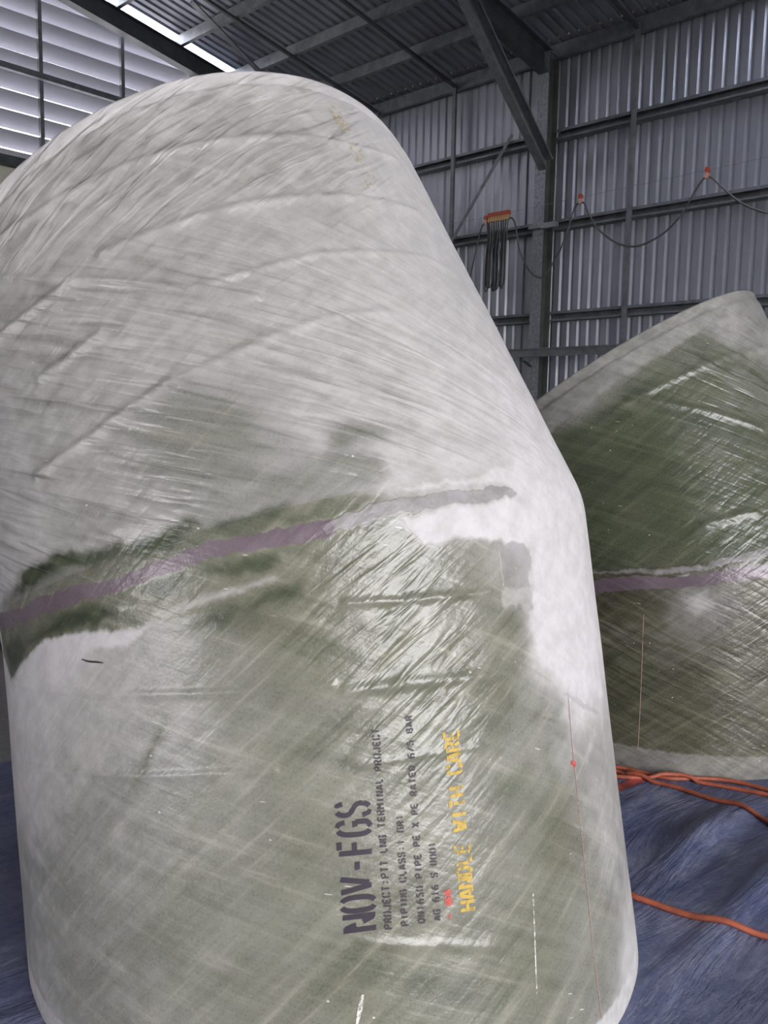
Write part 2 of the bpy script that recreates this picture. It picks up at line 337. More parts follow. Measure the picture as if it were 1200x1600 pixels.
REG1 = [
 ('dark',0.38,0.008,[(-0.83,0.069),(-0.708,0.084),(-0.636,0.094),(-0.531,0.11),(-0.434,0.109),(-0.291,0.082),(-0.184,0.066),(-0.106,0.077),(-0.071,0.055),(0.025,0.053),(0.09,0.065),(0.191,0.06),(0.292,0.028),(0.314,0.011),(0.17,0.003),(0.007,0.002),(-0.131,0.004),(-0.284,0.006),(-0.478,0.007),(-0.649,0.014)]),
 ('dark',0.85,0.008,[(-0.669,0.074),(-0.58,0.1),(-0.457,0.107),(-0.275,0.077),(-0.28,0.054),(-0.408,0.069),(-0.51,0.071),(-0.588,0.058)]),
 ('dark',0.8,0.008,[(-0.289,0.063),(-0.198,0.068),(-0.106,0.078),(-0.095,0.06),(-0.15,0.034),(-0.233,0.036)]),
 ('dark',0.7,0.008,[(-0.055,0.061),(0.027,0.06),(0.091,0.068),(0.094,0.056),(0.021,0.043),(-0.047,0.045)]),
 ('dark',0.6,0.006,[(0.086,0.034),(0.153,0.033),(0.163,0.023),(0.094,0.02)]),
 ('dust',0.1,0.02,[(-0.105,0.081),(0.084,0.067),(0.164,0.061),(0.273,0.052),(0.326,0.073),(0.323,0.122),(0.254,0.151),(0.164,0.139),(0.044,0.109),(-0.028,0.099)]),
 ('dust',0.0,0.006,[(-0.855,0.056),(-0.584,0.008),(-0.376,-0.007),(-0.132,0.002),(0.073,-0.009),(0.221,-0.022),(0.305,-0.041),(0.332,-0.068),(0.269,-0.097),(0.209,-0.131),(0.148,-0.19),(0.09,-0.228),(0.027,-0.199),(-0.102,-0.12),(-0.218,-0.112),(-0.332,-0.101),(-0.469,-0.077),(-0.57,-0.066),(-0.68,-0.089),(-0.788,-0.122),(-0.906,-0.039)]),
 ('dark',0.28,0.012,[(-0.59,-0.003),(-0.377,-0.013),(-0.133,-0.011),(0.059,-0.015),(0.084,-0.028),(0.038,-0.083),(-0.099,-0.087),(-0.215,-0.077),(-0.328,-0.061),(-0.488,-0.049),(-0.633,-0.053)]),
 ('dark',0.8,0.01,[(-0.64,-0.052),(-0.511,-0.036),(-0.44,-0.028),(-0.352,-0.04),(-0.319,-0.063),(-0.367,-0.082),(-0.468,-0.069)]),
 ('dark',0.75,0.01,[(-0.233,-0.027),(-0.149,-0.024),(-0.14,-0.043),(-0.194,-0.055),(-0.218,-0.08),(-0.228,-0.053)]),
 ('dark',0.75,0.01,[(-0.101,-0.038),(-0.031,-0.033),(0.043,-0.034),(0.049,-0.059),(0.012,-0.074),(-0.068,-0.058)]),
 ('dark',0.8,0.015,[(-0.707,-0.016),(-0.64,-0.052),(-0.692,-0.103),(-0.787,-0.119),(-0.858,-0.029)]),
 ('dark',0.85,0.018,[(-0.193,-0.136),(-0.102,-0.12),(0.036,-0.106),(0.09,-0.103),(0.1,-0.132),(0.018,-0.151),(-0.079,-0.165)]),
 ('dust',0.5,0.009,[(-0.232,-0.095),(-0.141,-0.087),(-0.043,-0.089),(0.038,-0.086),(0.041,-0.094),(-0.045,-0.101),(-0.143,-0.1),(-0.228,-0.104)]),
 ('dust',0.6,0.003,[(-0.31,-0.056),(-0.268,-0.056),(-0.272,-0.062),(-0.307,-0.063)]),
 ('dust',0.5,0.003,[(-0.367,-0.006),(-0.288,-0.012),(-0.148,-0.013),(-0.146,-0.019),(-0.28,-0.02),(-0.358,-0.014)]),
 ('dark',0.35,0.02,[(-0.062,-0.137),(0.032,-0.147),(0.119,-0.215),(0.189,-0.319),(0.16,-0.331),(0.076,-0.238)]),
 ('grey',0.75,0.006,[(0.143,0.005),(0.229,0.015),(0.332,0.017),(0.445,0.02),(0.556,0.02),(0.633,0.006),(0.652,-0.008),(0.627,-0.017),(0.504,-0.016),(0.4,-0.017),(0.308,-0.017),(0.221,-0.022),(0.153,-0.017)]),
 ('dust',1.0,0.006,[(0.314,-0.026),(0.4,-0.02),(0.503,-0.021),(0.626,-0.02),(0.694,-0.054),(0.763,-0.135),(0.729,-0.152),(0.608,-0.123),(0.529,-0.102),(0.423,-0.091),(0.36,-0.09),(0.332,-0.061)]),
 ('dust',1.0,0.006,[(0.325,0.037),(0.422,0.041),(0.53,0.044),(0.856,0.093),(0.993,-0.01),(0.656,-0.01),(0.637,0.011),(0.524,0.033),(0.353,0.032)]),
 ('dust',1.0,0.02,[(0.666,-0.143),(0.731,-0.141),(0.963,-0.139),(1.023,-0.542),(0.805,-0.507),(0.693,-0.448),(0.648,-0.35),(0.639,-0.275)]),
 ('grey',0.55,0.005,[(0.558,-0.12),(0.599,-0.114),(0.658,-0.131),(0.663,-0.158),(0.645,-0.201),(0.645,-0.28),(0.621,-0.279),(0.612,-0.256),(0.595,-0.275),(0.585,-0.259),(0.567,-0.263),(0.552,-0.258),(0.555,-0.211),(0.553,-0.174)]),
 ('dust',0.5,0.004,[(0.554,-0.218),(0.649,-0.231),(0.645,-0.28),(0.621,-0.279),(0.612,-0.256),(0.595,-0.275),(0.585,-0.259),(0.567,-0.263),(0.552,-0.258)]),
 ('dust',1.0,0.008,[(-0.556,-0.069),(-0.447,-0.082),(-0.333,-0.102),(-0.234,-0.116),(-0.302,-0.142),(-0.432,-0.125),(-0.611,-0.117),(-0.769,-0.128),(-0.68,-0.089)]),
 ('dark',0.6,0.01,[(-0.31,-0.43),(-0.289,-0.394),(-0.242,-0.331),(-0.217,-0.31),(-0.225,-0.348),(-0.274,-0.404)]),
 ('dark',0.35,0.01,[(0.228,0.181),(0.248,0.213),(0.275,0.224),(0.306,0.209),(0.351,0.188),(0.351,0.172),(0.304,0.166),(0.262,0.155),(0.23,0.158)]),
 ('dark',0.3,0.03,[(-0.121,0.345),(-0.016,0.393),(0.101,0.276),(0.091,0.166),(-0.051,0.114),(-0.146,0.223)]),
 ('grey',0.5,0.006,[(0.699,-0.486),(0.77,-0.505),(0.929,-0.561),(0.97,-0.592),(0.796,-0.541)]),
 ('dark',0.35,0.03,[(0.635,-0.612),(0.746,-0.731),(0.665,-0.839),(0.581,-0.91),(0.564,-0.763)]),
]
REG2 = [
 ('dark',0.45,0.04,[(-0.569,0.699),(-0.321,0.769),(-0.078,0.725),(-0.033,0.423),(-0.243,0.111),(-0.571,0.125),(-0.555,0.328)]),
 ('dark',0.45,0.03,[(-0.59,-0.264),(-0.38,-0.25),(-0.242,-0.42),(-0.359,-0.737),(-0.497,-0.654)]),
 ('dust',0.42,0.01,[(-0.494,0.745),(-0.347,0.812),(-0.233,0.875),(-0.08,0.941),(0.083,1.015),(0.238,1.102),(0.459,1.169),(0.231,1.233),(-0.174,1.052),(-0.569,0.891),(-0.656,0.656)]),
 ('grey',0.6,0.01,[(-0.602,0.056),(-0.41,0.054),(-0.172,0.042),(0.1,0.097),(0.08,0.05),(-0.182,0.013),(-0.371,0.024),(-0.607,0.042)]),
 ('dust',0.8,0.01,[(-0.28,0.005),(-0.23,0.013),(-0.208,-0.029),(-0.254,-0.037)]),
 ('dust',0.6,0.03,[(-0.249,-0.09),(-0.18,-0.071),(-0.15,-0.126),(-0.207,-0.16)]),
]
RID1 = [
 (0.004,0.012,[(-0.336,0.941),(-0.21,0.956),(-0.099,0.976),(0.037,1.002),(0.199,1.027),(0.365,1.045),(0.55,1.059),(0.684,1.065),(0.877,1.097)]),
 (0.004,0.012,[(-0.092,0.782),(0.053,0.8),(0.18,0.822),(0.292,0.837),(0.394,0.849),(0.505,0.86),(0.681,0.876),(0.824,0.883)]),
 (0.005,0.01,[(-0.372,0.839),(-0.202,0.752),(-0.059,0.685),(0.073,0.626),(0.2,0.568)]),
 (0.003,0.01,[(0.111,0.629),(0.226,0.642),(0.394,0.674),(0.541,0.683),(0.731,0.7),(0.844,0.686)]),
 (0.005,0.012,[(-0.431,0.688),(-0.29,0.71),(-0.174,0.742)]),
 (0.004,0.012,[(-0.343,0.532),(-0.251,0.549),(-0.156,0.578)]),
 (0.004,0.012,[(-0.442,0.306),(-0.251,0.342),(-0.159,0.371),(-0.041,0.406)]),
 (0.003,0.012,[(-0.033,0.407),(0.097,0.432),(0.192,0.459),(0.356,0.493),(0.495,0.5)]),
 (0.003,0.008,[(-0.803,-0.12),(-0.534,-0.185),(-0.348,-0.232),(-0.133,-0.281),(0.042,-0.314),(0.133,-0.331)]),
 (0.003,0.008,[(-0.72,-0.334),(-0.425,-0.387),(-0.284,-0.418),(-0.135,-0.444),(-0.001,-0.47)]),
 (0.004,0.008,[(0.177,-0.173),(0.287,-0.193),(0.408,-0.209),(0.511,-0.218)]),
 (0.004,0.012,[(0.158,-0.351),(0.296,-0.367),(0.417,-0.388),(0.561,-0.406)]),
 (0.002,0.006,[(0.166,-0.502),(0.209,-0.509),(0.279,-0.517),(0.367,-0.528),(0.447,-0.54)]),
 (0.002,0.01,[(0.132,-0.848),(0.209,-0.877),(0.319,-0.915),(0.423,-0.957)]),
]
RID2 = [
 (0.004,0.015,[(-0.272,0.759),(0.026,0.865),(0.264,0.942),(0.605,1.008)]),
 (0.004,0.015,[(-0.204,0.807),(0.048,0.709),(0.3,0.6)]),
 (0.005,0.015,[(-0.113,0.206),(0.104,0.236)]),
]
TEXTS = [
 ('NOV-FGS','big',[(0.172,-0.835),(0.184,-0.575),(0.101,-0.823),(0.113,-0.56)]),
 ('PROJECT:PTT LNG TERMINAL PROJECT','t',[(0.202,-0.844),(0.218,-0.44),(0.186,-0.84),(0.203,-0.437)]),
 ('PIPING CLASS:1 GR1','t',[(0.236,-0.848),(0.249,-0.625),(0.221,-0.845),(0.235,-0.622)]),
 ('DN1650 PIPE PE X PE RATED 6/5 BAR','t',[(0.272,-0.855),(0.29,-0.432),(0.257,-0.851),(0.276,-0.43)]),
 ('AG 616 S 0001','t',[(0.306,-0.861),(0.312,-0.7),(0.291,-0.857),(0.298,-0.697)]),
 ('HANDLE WITH CARE','y',[(0.388,-0.867),(0.393,-0.488),(0.35,-0.859),(0.356,-0.483)]),
 ('6616','r',[(0.335,-0.837),(0.335,-0.807),(0.32,-0.833),(0.321,-0.803)]),
 ('HANDLE WITH CARE','f',[(0.674,1.232),(0.689,0.937),(0.629,1.199),(0.634,0.907)]),
]
MARKS1 = [
 ('pink',[(0.751,-0.504),(0.743,-0.655),(0.743,-0.73),(0.74,-0.819),(0.737,-0.938),(0.732,-1.069),(0.731,-1.201),(0.735,-1.247)]),
 ('dot',[(0.541,-0.888),(0.535,-0.948),(0.528,-1.014),(0.519,-1.107)]),
 ('black',[(-0.433,-0.138),(-0.41,-0.148),(-0.385,-0.155),(-0.367,-0.161)]),
 ('red',[(0.727,-0.655),(0.737,-0.655),(0.747,-0.662),(0.74,-0.666)]),
 ('red',[(0.324,-0.858),(0.329,-0.861)]),
 ('drip',[(0.129,-0.95),(0.122,-0.972),(0.111,-1.004)]),
]
MARKS2 = [
 ('pink',[(-0.4,-0.141),(-0.385,-0.384),(-0.375,-0.573),(-0.369,-0.71)]),
]
HOSES = [
 [(0.973,3.365),(1.068,3.319),(1.167,3.261),(1.311,3.267),(1.43,3.242),(1.524,3.165),(1.622,3.059)],
 [(0.949,3.277),(1.051,3.263),(1.206,3.263),(1.295,3.225),(1.403,3.177),(1.501,3.113),(1.606,3.027)],
 [(0.963,3.327),(1.017,3.28),(1.092,3.229),(1.176,3.174),(1.248,3.098),(1.335,3.011),(1.374,2.962),(1.404,2.899),(1.445,2.746)],
 [(0.766,2.426),(0.824,2.377),(0.885,2.329),(0.96,2.281),(1.097,2.216),(1.222,2.18)],
]
TAPE = [(0.913,3.179),(1.089,3.317),(1.115,3.282),(0.923,3.124)]
SEAM1 = [(-0.807,0.033),(-0.615,0.011),(-0.48,0.002),(-0.376,0.0),(-0.287,-0.002),(-0.206,-0.001),(-0.132,-0.001),(-0.062,-0.001),(0.006,-0.003),(0.073,-0.005),(0.14,-0.007),(0.209,-0.006),(0.28,-0.004)]
SEAM2 = [(-0.616,-0.006),(-0.428,-0.008),(-0.185,-0.019),(-0.065,-0.017),(0.055,-0.007)]

# ---------------------------------------------------------------- the shed (x = towards the side wall, y = along it; the object is turned by YAW)
DW, EAVE, TAN, UG = 13.64, 8.0, math.tan(math.radians(10)), 15.2
def roof_z(v): return EAVE + (DW - abs(v))*TAN
def corrugate(length, pitch=.2, depth=.034, rib=.03, slope=.030, start=0.0):
    """profile points along a sheet: (distance, depth)"""
    out = [(start, 0)]; x = start
    while x + pitch <= start+length+1e-6:
        out += [(x+pitch-rib-2*slope, 0), (x+pitch-rib-slope, depth), (x+pitch-slope, depth), (x+pitch, 0)]
        x += pitch
    if out[-1][0] < start+length: out.append((start+length, 0))
    return out
def sheet(name, prof, place, mat):
    """two rows of a profile joined into a corrugated sheet"""
    vs = [place(a, b, 0) for a, b in prof] + [place(a, b, 1) for a, b in prof]; n = len(prof)
    fs = [(i, i+1, n+i+1, n+i) for i in range(n-1)]
    return link(name, vs, fs, mat, rot=True)

# ground of concrete inside and outside
o = link('floor', [(-45, -45, 0), (45, -45, 0), (45, 45, 0), (-45, 45, 0)], [(0, 1, 2, 3)], M_FLOOR, rot=True); structure(o)

structure(sheet('wall_right', corrugate(24.2, start=-9.0), lambda a, b, k: (DW+b, a, (0, EAVE+.02)[k]), M_WALL), 'grey ribbed metal side wall with horizontal girts')
structure(sheet('ceiling', corrugate(10.83, start=4.1), lambda a, b, k: ((DW+.1, 0)[k], a, roof_z((DW+.1, 0)[k])+b), M_ROOF), 'ribbed metal roof sheeting above steel purlins')
structure(sheet('ceiling_near', corrugate(11.9, start=-9.0), lambda a, b, k: ((DW+.1, 0)[k], a, roof_z((DW+.1, 0)[k])+b), M_ROOF))
structure(sheet('ceiling_beside_window', corrugate(1.2, start=2.9), lambda a, b, k: ((8.5, 0)[k], a, roof_z((8.5, 0)[k])+b), M_ROOF))
structure(sheet('ceiling_far_slope', corrugate(24.3, start=-9.0), lambda a, b, k: ((-DW-.1, 0)[k], a, roof_z((DW+.1, 0)[k])+b), M_ROOF))
# translucent strip along the end rafter
o = link('window_1', [(DW, 14.93, roof_z(DW)), (0, 14.93, roof_z(0)), (0, 15.3, roof_z(0)), (DW, 15.3, roof_z(DW))], [(0, 1, 2, 3)], M_SKY, rot=True)
structure(o, 'bright translucent strip in the roof beside the end rafter')

o = link('window_added', [(DW-.3, 2.9, roof_z(DW-.3)+.02), (8.5, 2.9, roof_z(8.5)+.02), (8.5, 4.1, roof_z(8.5)+.02), (DW-.3, 4.1, roof_z(DW-.3)+.02)], [(0, 1, 2, 3)], M_SKY, rot=True)  # unseen roof light, added to brighten the top of the side wall
structure(o, 'added translucent roof sheet out of view, brightening the side wall')

# end wall: cream panels low, louvres high
structure(MB().box((3.9, UG, 0), (DW, UG+.06, 5.6)).build('wall_back', M_CREAM, rot=True))
vs = [(10.2, UG+.02, 5.7), (DW, UG+.02, 5.7), (DW, UG+.02, EAVE), (10.2, UG+.02, roof_z(10.2))]
structure(link('wall_back_corner', vs, [(0, 1, 2, 3)], M_WALL, rot=True))
vs = [(-DW, UG, 0), (3.9, UG, 0), (3.9, UG, roof_z(3.9)), (0, UG, roof_z(0)), (-DW, UG, EAVE)]
structure(link('wall_back_far', vs, [(0, 1, 2, 3, 4)], M_WALL, rot=True))
structure(sheet('wall_left', corrugate(11.2, start=4.0), lambda a, b, k: (-DW-b, a, (0, EAVE)[k]), M_WALL))
structure(sheet('wall_left_near', corrugate(9.0, start=-9.0), lambda a, b, k: (-DW-b, a, (0, EAVE)[k]), M_WALL))
structure(sheet('wall_left_over_door', corrugate(4.0, start=0.0), lambda a, b, k: (-DW-b, a, (4.0, EAVE)[k]), M_WALL))
DOOR_A, DOOR_B, DOOR_H = -3.8, 3.4, 6.2
vs = [(-DW, -9, 0), (DOOR_A, -9, 0), (DOOR_A, -9, DOOR_H), (DOOR_B, -9, DOOR_H), (DOOR_B, -9, 0), (DW, -9, 0), (DW, -9, EAVE), (0, -9, roof_z(0)), (-DW, -9, EAVE)]
structure(link('wall_front', vs, [(0, 1, 2, 3, 7, 8), (3, 4, 5, 6, 7)], M_WALL, rot=True), 'end wall with the big open doorway behind the camera')

def rake(v): return 8.77 - (v-7.86)*.192
posts = [3.98, 5.55, 7.08, 8.66, 10.2]
names = ['second louvre bank left of the tall post, mostly beyond the picture edge', 'louvre bank of white blades at the far left edge',
         'louvre bank of white blades between the two slim posts', 'short louvre bank of white blades tapering under the end rafter']
for i in range(4):
    a, b = posts[i], posts[i+1]
    mb = MB(); z = 9.84
    while z > 5.8:
        zt = z; zb = z-.335
        vmax = b if rake(b) > zt else 7.86 + (8.77-zt)/.192
        if vmax > a+.02:
            b2 = min(b, vmax)
            vb = min(b, 7.86 + (8.77-zb)/.192)
            if b2 > a+.02:
                ty, oy = UG+.02, UG+.20
                mb.add([(a, ty, zt), (b2, ty, zt), (vb, oy, zb+.082), (a, oy, zb+.082), (a, ty+.004, zt+.006), (b2, ty+.004, zt+.006), (vb, oy+.006, zb+.087), (a, oy+.006, zb+.087)],
                       [(0, 3, 2, 1), (4, 5, 6, 7), (0, 1, 5, 4), (2, 3, 7, 6), (1, 2, 6, 5), (3, 0, 4, 7)])
        z -= .33
    o = mb.build('louvre_bank', M_LOUVRE, rot=True)
    tag(o, names[i], 'louvre', 'louvre banks in the end wall')
plab = ['louvre post beyond the left picture edge, furthest from the rafter', 'louvre post beyond the left picture edge, next to the first visible bank', 'slim steel louvre post nearest the left edge of the photo',
        'slim steel louvre post in the middle of the visible louvres', 'short louvre end post where the blades meet the end rafter']
for i, v in enumerate(posts):
    o = MB().box((v-.035, UG-.06, 5.7), (v+.035, UG+.015, min(rake(v)+.03, roof_z(v)-.3))).build('louvre_post', M_STEEL, rot=True)
    tag(o, plab[i], 'post', 'posts of the louvred gable')
tag(MB().sweep([(-.05, -.05), (.05, -.05), (.05, .05), (-.05, .05)], (3.9, UG-.12, 7.2), (8.85+1.4, UG-.12, 7.2), (0, 1, 0), (0, 0, 1)).build('gable_girt', M_STEEL, rot=True),
    'horizontal steel girt crossing the white louvres', 'girt')
tag(MB().sweep([(-.08, -.08), (.08, -.08), (.08, .08), (-.08, .08)], (3.9, UG-.09, 5.66), (DW-.3, UG-.09, 5.66), (0, 1, 0), (0, 0, 1)).build('sill_beam', M_DARK, rot=True),
    'dark beam under the louvres above the cream panel', 'beam')
a, b = (3.9, UG-.03, rake(3.9)+.05), (10.25, UG-.03, rake(10.25)+.05)
tag(MB().sweep([(-.06, -.05), (.05, -.05), (.05, .05), (-.06, .05)], a, b, (0, 1, 0), (0, 0, 1)).build('rake_angle', M_SPANGLE, rot=True),
    'pale sloping steel angle capping the louvres under the end rafter', 'angle')

# rafters (I sections following the roof slope)
def i_prof(w, h, t=.014):
    return [(-w/2, -h), (w/2, -h), (w/2, -h+t), (t/2, -h+t), (t/2, -t), (w/2, -t), (w/2, 0), (-w/2, 0), (-w/2, -t), (-t/2, -t), (-t/2, -h+t), (-w/2, -h+t)]
def rafter(u, label, h=.42, v1=DW-.35):
    drop = .21
    mb = MB()
    mb.sweep(i_prof(.2, h), (0, u, roof_z(0)-drop), (v1, u, roof_z(v1)-drop), (0, 1, 0), (0, 0, 1))
    o = mb.build('rafter', M_DARK, rot=True); tag(o, label, 'rafter', 'steel rafters of the shed'); return o
rafter(14.92, 'dark end rafter sloping down beside the bright roof strip', .36)
rafter(8.8, 'dark rafter landing on top of the wall column')
# purlins: C sections
def c_prof(w, h, t=.012, lip=.02):
    return [(0, 0), (w, 0), (w, -lip), (w-t, -lip), (w-t, -t), (t, -t), (t, -h+t), (w-t, -h+t), (w-t, -h+lip), (w, -h+lip), (w, -h), (0, -h)]
plabels = {13.48: 'eave purlin where the roof meets the ribbed side wall', 12.27: 'roof purlin next above the eave, crossing behind the knee brace', 11.09: 'second roof purlin above the eave purlin, just over the big pipe rim',
           9.74: 'third roof purlin, nearest the louvres and bright roof strip', 8.4: 'fourth roof purlin, cut by the top edge of the photo', 7.05: 'fifth roof purlin up the slope, above the frame'}
for v, l in plabels.items():
    z = roof_z(v)-.005
    if v > 13.4:
        o = MB().sweep(c_prof(.09, .24), (v-.02, -8.9, z-.02), (v-.02, 15.1, z-.02), (1, 0, 0), (0, 0, 1)).build('roof_purlin', M_STEEL, rot=True)
    else:
        o = MB().sweep(c_prof(.07, .2), (v-.035, -8.9, z-.012), (v-.035, 15.1, z-.012), (1, 0, -TAN), (0, 0, 1)).build('roof_purlin', M_STEEL, rot=True)
    tag(o, l, 'purlin', 'roof purlins')
# bridging rods between purlins
for u, l, v0 in ((10.95, 'dark roof bridging line down to the post behind the knee brace', 7.1), (13.07, 'dark roof bridging line just above the big pipe rim', 7.1), (7.14, 'dark roof bridging line over the right half of the wall', 7.1)):
    o = MB().sweep([(-.03, -.05), (.03, -.05), (.03, 0), (-.03, 0)], (v0, u, roof_z(v0)-.22), (13.45, u, roof_z(13.45)-.22), (0, 1, 0), (0, 0, 1)).build('bridging_bar', M_DARK, rot=True)
    tag(o, l, 'bar', 'bridging bars under the roof')
o = MB().sweep([(-.06, 0), (.06, 0), (.06, .03), (-.06, .03)], (9.0, 13.37, roof_z(9.0)-.25), (11.6, 14.32, roof_z(11.6)-.25), (0, 1, 0), (0, 0, 1)).build('roof_brace', M_STEEL, rot=True)
tag(o, 'flat diagonal roof brace crossing the purlins near the bright strip', 'brace')
# screw tips along the eave purlin
mb = MB()
for k in range(45):
    u = 14.6 - k*.2; mb.box((13.30, u-.012, roof_z(13.3)-.035), (13.33, u+.012, roof_z(13.3)-.005))
tag(mb.build('roof_screw_tips', M_SCREW, rot=True), 'row of bright screw tips along the eave purlin', 'screws')['kind'] = 'stuff'

# column with its cap, bracket plate
col = empty('steel_column', 'galvanised steel column standing against the ribbed side wall', 'column', rot=True)
col.location = (Matrix.Rotation(YAW, 3, 'Z') @ Vector((13.36, 8.8, 0)))
mb = MB(); mb.box((-.17, -.11, 0), (-.155, .11, 7.78)); mb.build('inner_flange', M_SPANGLE, col)
mb = MB(); mb.box((-.155, -.007, 0), (.14, .007, 7.76)); mb.build('web', M_OLIVE, col)
mb = MB(); mb.box((.14, -.11, 0), (.155, .11, 7.8)); mb.build('outer_flange', M_OLIVE, col)
mb = MB(); mb.box((-.19, -.13, 7.78), (.17, .13, 7.80)).box((-.19, .02, 7.62), (-.171, .12, 7.79)); mb.build('cap_plate', M_SPANGLE, col)
mb = MB(); mb.box((-.26, -.42, 4.78), (-.16, -.112, 4.87)).box((-.26, -.112, 4.80), (-.171, .15, 4.87)); mb.build('cleat', M_SPANGLE, col)
for uu, ll in ((15.0, 'hidden corner column behind the big pipe'),):
    o = MB().sweep(i_prof(.22, .3), (13.5, uu, 0), (13.5, uu, 7.75), (0, 1, 0), (1, 0, 0)).build('steel_column', M_SPANGLE, rot=True)
    tag(o, ll, 'column')
# wall girts: each bay its own member
heights = {6.42: 'top', 4.86: 'second', 3.25: 'third', 1.62: 'lowest'}
bays = ((8.92, 14.9, 'left of the column'), (2.7, 8.66, 'right of the column'))
def girt_prof(): return [(0, 0), (.17, 0), (.17, .012), (.012, .012), (.012, .16), (.17, .16), (.17, .172), (0, .172)]
for z, nm in heights.items():
    for u0, u1, where in bays:
        # channel with the web outward and both flanges towards the room, top flange tilted to the light
        mb = MB(); v = DW-.012
        mb.sweep([(0, 0), (-.2, 0), (-.2, .03), (-.188, .03), (-.188, .012), (-.012, .012), (-.012, .158), (-.2, .158), (-.2, .12), (-.212, .12), (-.212, .17), (0, .17)],
                 (v, u0, z-.06), (v, u1, z-.06), (1, 0, 0), (0, 0, 1))
        tag(mb.build('wall_girt', M_STEEL, rot=True), '%s horizontal girt on the ribbed wall, %s' % (nm, where), 'girt', 'wall girts')
for u, l, zt in ((10.97, 'slim wall post left of the column behind the knee brace', 8.0), (7.14, 'slim wall post right of the column crossing the girts', 8.0), (13.07, 'slim wall post peeping over the big pipe shoulder', 7.95)):
    o = MB().box((DW-.27, u-.04, .1), (DW-.22, u+.04, zt-.12)).build('wall_post', M_STEEL, rot=True); tag(o, l, 'post', 'slim posts on the ribbed wall')
o = MB().sweep([(-.035, 0), (.035, 0), (.035, .006), (-.035, .006)], (DW-.285, 9.55, 6.62), (DW-.285, 10.95, 4.85), (0, .8, .6), (1, 0, 0)).build('wall_brace', M_STEEL, rot=True)
tag(o, 'diagonal flat brace on the wall behind the hanging cable bundle', 'brace')
# knee brace: heavy channel from the column up to the rafter
d = Vector((10.1-13.22, 0, 8.42-5.80)).normalized(); nn = Vector((0, 1, 0)).cross(d).normalized()
if nn.z < 0: nn = -nn
mb = MB(); w = .30
prof = [(0, 0), (.16, 0), (.16, .035), (.148, .035), (.148, .012), (.012, .012), (.012, w-.012), (.148, w-.012), (.148, w-.035), (.16, w-.035), (.16, w), (0, w)]
mb.sweep([(x-.08-.0, y-w/2) for x, y in prof], Vector((13.10, 8.62, 5.86)), Vector((13.10, 8.62, 5.86))+d*3.9, (0, -1, 0), nn)
kb = mb.build('knee_brace', M_STEEL, rot=True)
tag(kb, 'heavy steel channel brace slanting from the column up to the rafter', 'brace')
# rail in front of the column
o = MB().sweep([(0, 0), (.05, 0), (.05, .02), (.01, .02), (.01, .13), (.05, .13), (.05, .15), (0, .15)], (12.95, 9.6, 2.52), (12.95, 2.0, 2.52), (-1, 0, 0), (0, 0, 1)).build('guard_rail', M_STEEL, rot=True)
tag(o, 'grey steel channel rail running in front of the column foot', 'rail')
o = MB().sweep([(-.04, 0), (.04, 0), (.04, .01), (-.04, .01)], (12.95, 8.84, 2.45), (13.18, 8.84, 2.36), (0, 1, 0), (0, 0, 1)).build('rail_bracket', M_OLIVE, rot=True)
tag(o, 'small dark bracket under the rail at the column', 'bracket')

# daylight portals in the openings (they only steer the sampling of the sky)
def portal(name, centre, normal, sx, sy):
    L = bpy.data.lights.new(name, 'AREA'); L.shape = 'RECTANGLE'; L.size = sx; L.size_y = sy; L.cycles.is_portal = True
    ob = bpy.data.objects.new(name, L); C.objects.link(ob)
    R3 = Matrix.Rotation(YAW, 3, 'Z'); n = R3 @ Vector(normal).normalized()
    up = Vector((0, 0, 1)) if abs(n.z) < .8 else R3 @ Vector((0, 1, 0))
    x = up.cross(-n).normalized(); y = (-n).cross(x)
    M = Matrix((x, y, -n)).transposed().to_4x4(); M.translation = R3 @ Vector(centre); ob.matrix_world = M
portal('door_portal', ((DOOR_A+DOOR_B)/2, -9.02, DOOR_H/2), (0, 1, 0), DOOR_B-DOOR_A, DOOR_H)
portal('side_door_portal', (-DW-.06, 2.0, 2.0), (1, 0, 0), 4, 4.0)
portal('added_window_portal', ((8.5+DW-.3)/2, 3.5, roof_z((8.5+DW-.3)/2)+.06), (-TAN, 0, -1), 4.85*1.01, 1.2)
portal('roof_strip_portal', (DW/2, 15.02, roof_z(DW/2)+.06), (-TAN, 0, -1), DW*1.01, .5)
portal('louvre_portal', (6.6, UG+.26, 7.5), (0, -1, 0), 7, 3.6)

# ---------------------------------------------------------------- festoon: wire, trolleys, cable
VF = 12.9
tag(MB().tube([(VF, u, z) for u, z in ((14.8, 4.98), (11, 5.085), (9.4, 5.095), (7.8, 5.14), (5.6, 5.19), (2.7, 5.29), (-3, 5.5))], .004, 5).build('guide_wire', M_WIRE, rot=True),
    'thin wire stretched along the ribbed wall carrying the cable trolleys', 'wire')
def trolley(u, z, label, group, bodymat, clampmat):
    t = empty('cable_trolley', label, 'trolley', tuple(Matrix.Rotation(YAW, 3, 'Z') @ Vector((VF, u, z))), True, group)
    mb = MB(); mb.sweep([(-.028, -.02), (.028, -.02), (.034, .0), (.034, .035), (.02, .055), (-.02, .055), (-.034, .035), (-.034, 0)], (-.03, 0, .015), (.03, 0, .015), (0, 1, 0), (0, 0, 1))
    mb.build('trolley_body', bodymat, t)
    mb = MB(); mb.sweep([(-.018, 0), (.018, 0), (.022, -.05), (.03, -.085), (-.03, -.085), (-.022, -.05)], (-.022, 0, -.005), (.022, 0, -.005), (0, 1, 0), (0, 0, 1))
    mb.build('cable_clamp', clampmat, t)
    return t
cl = []
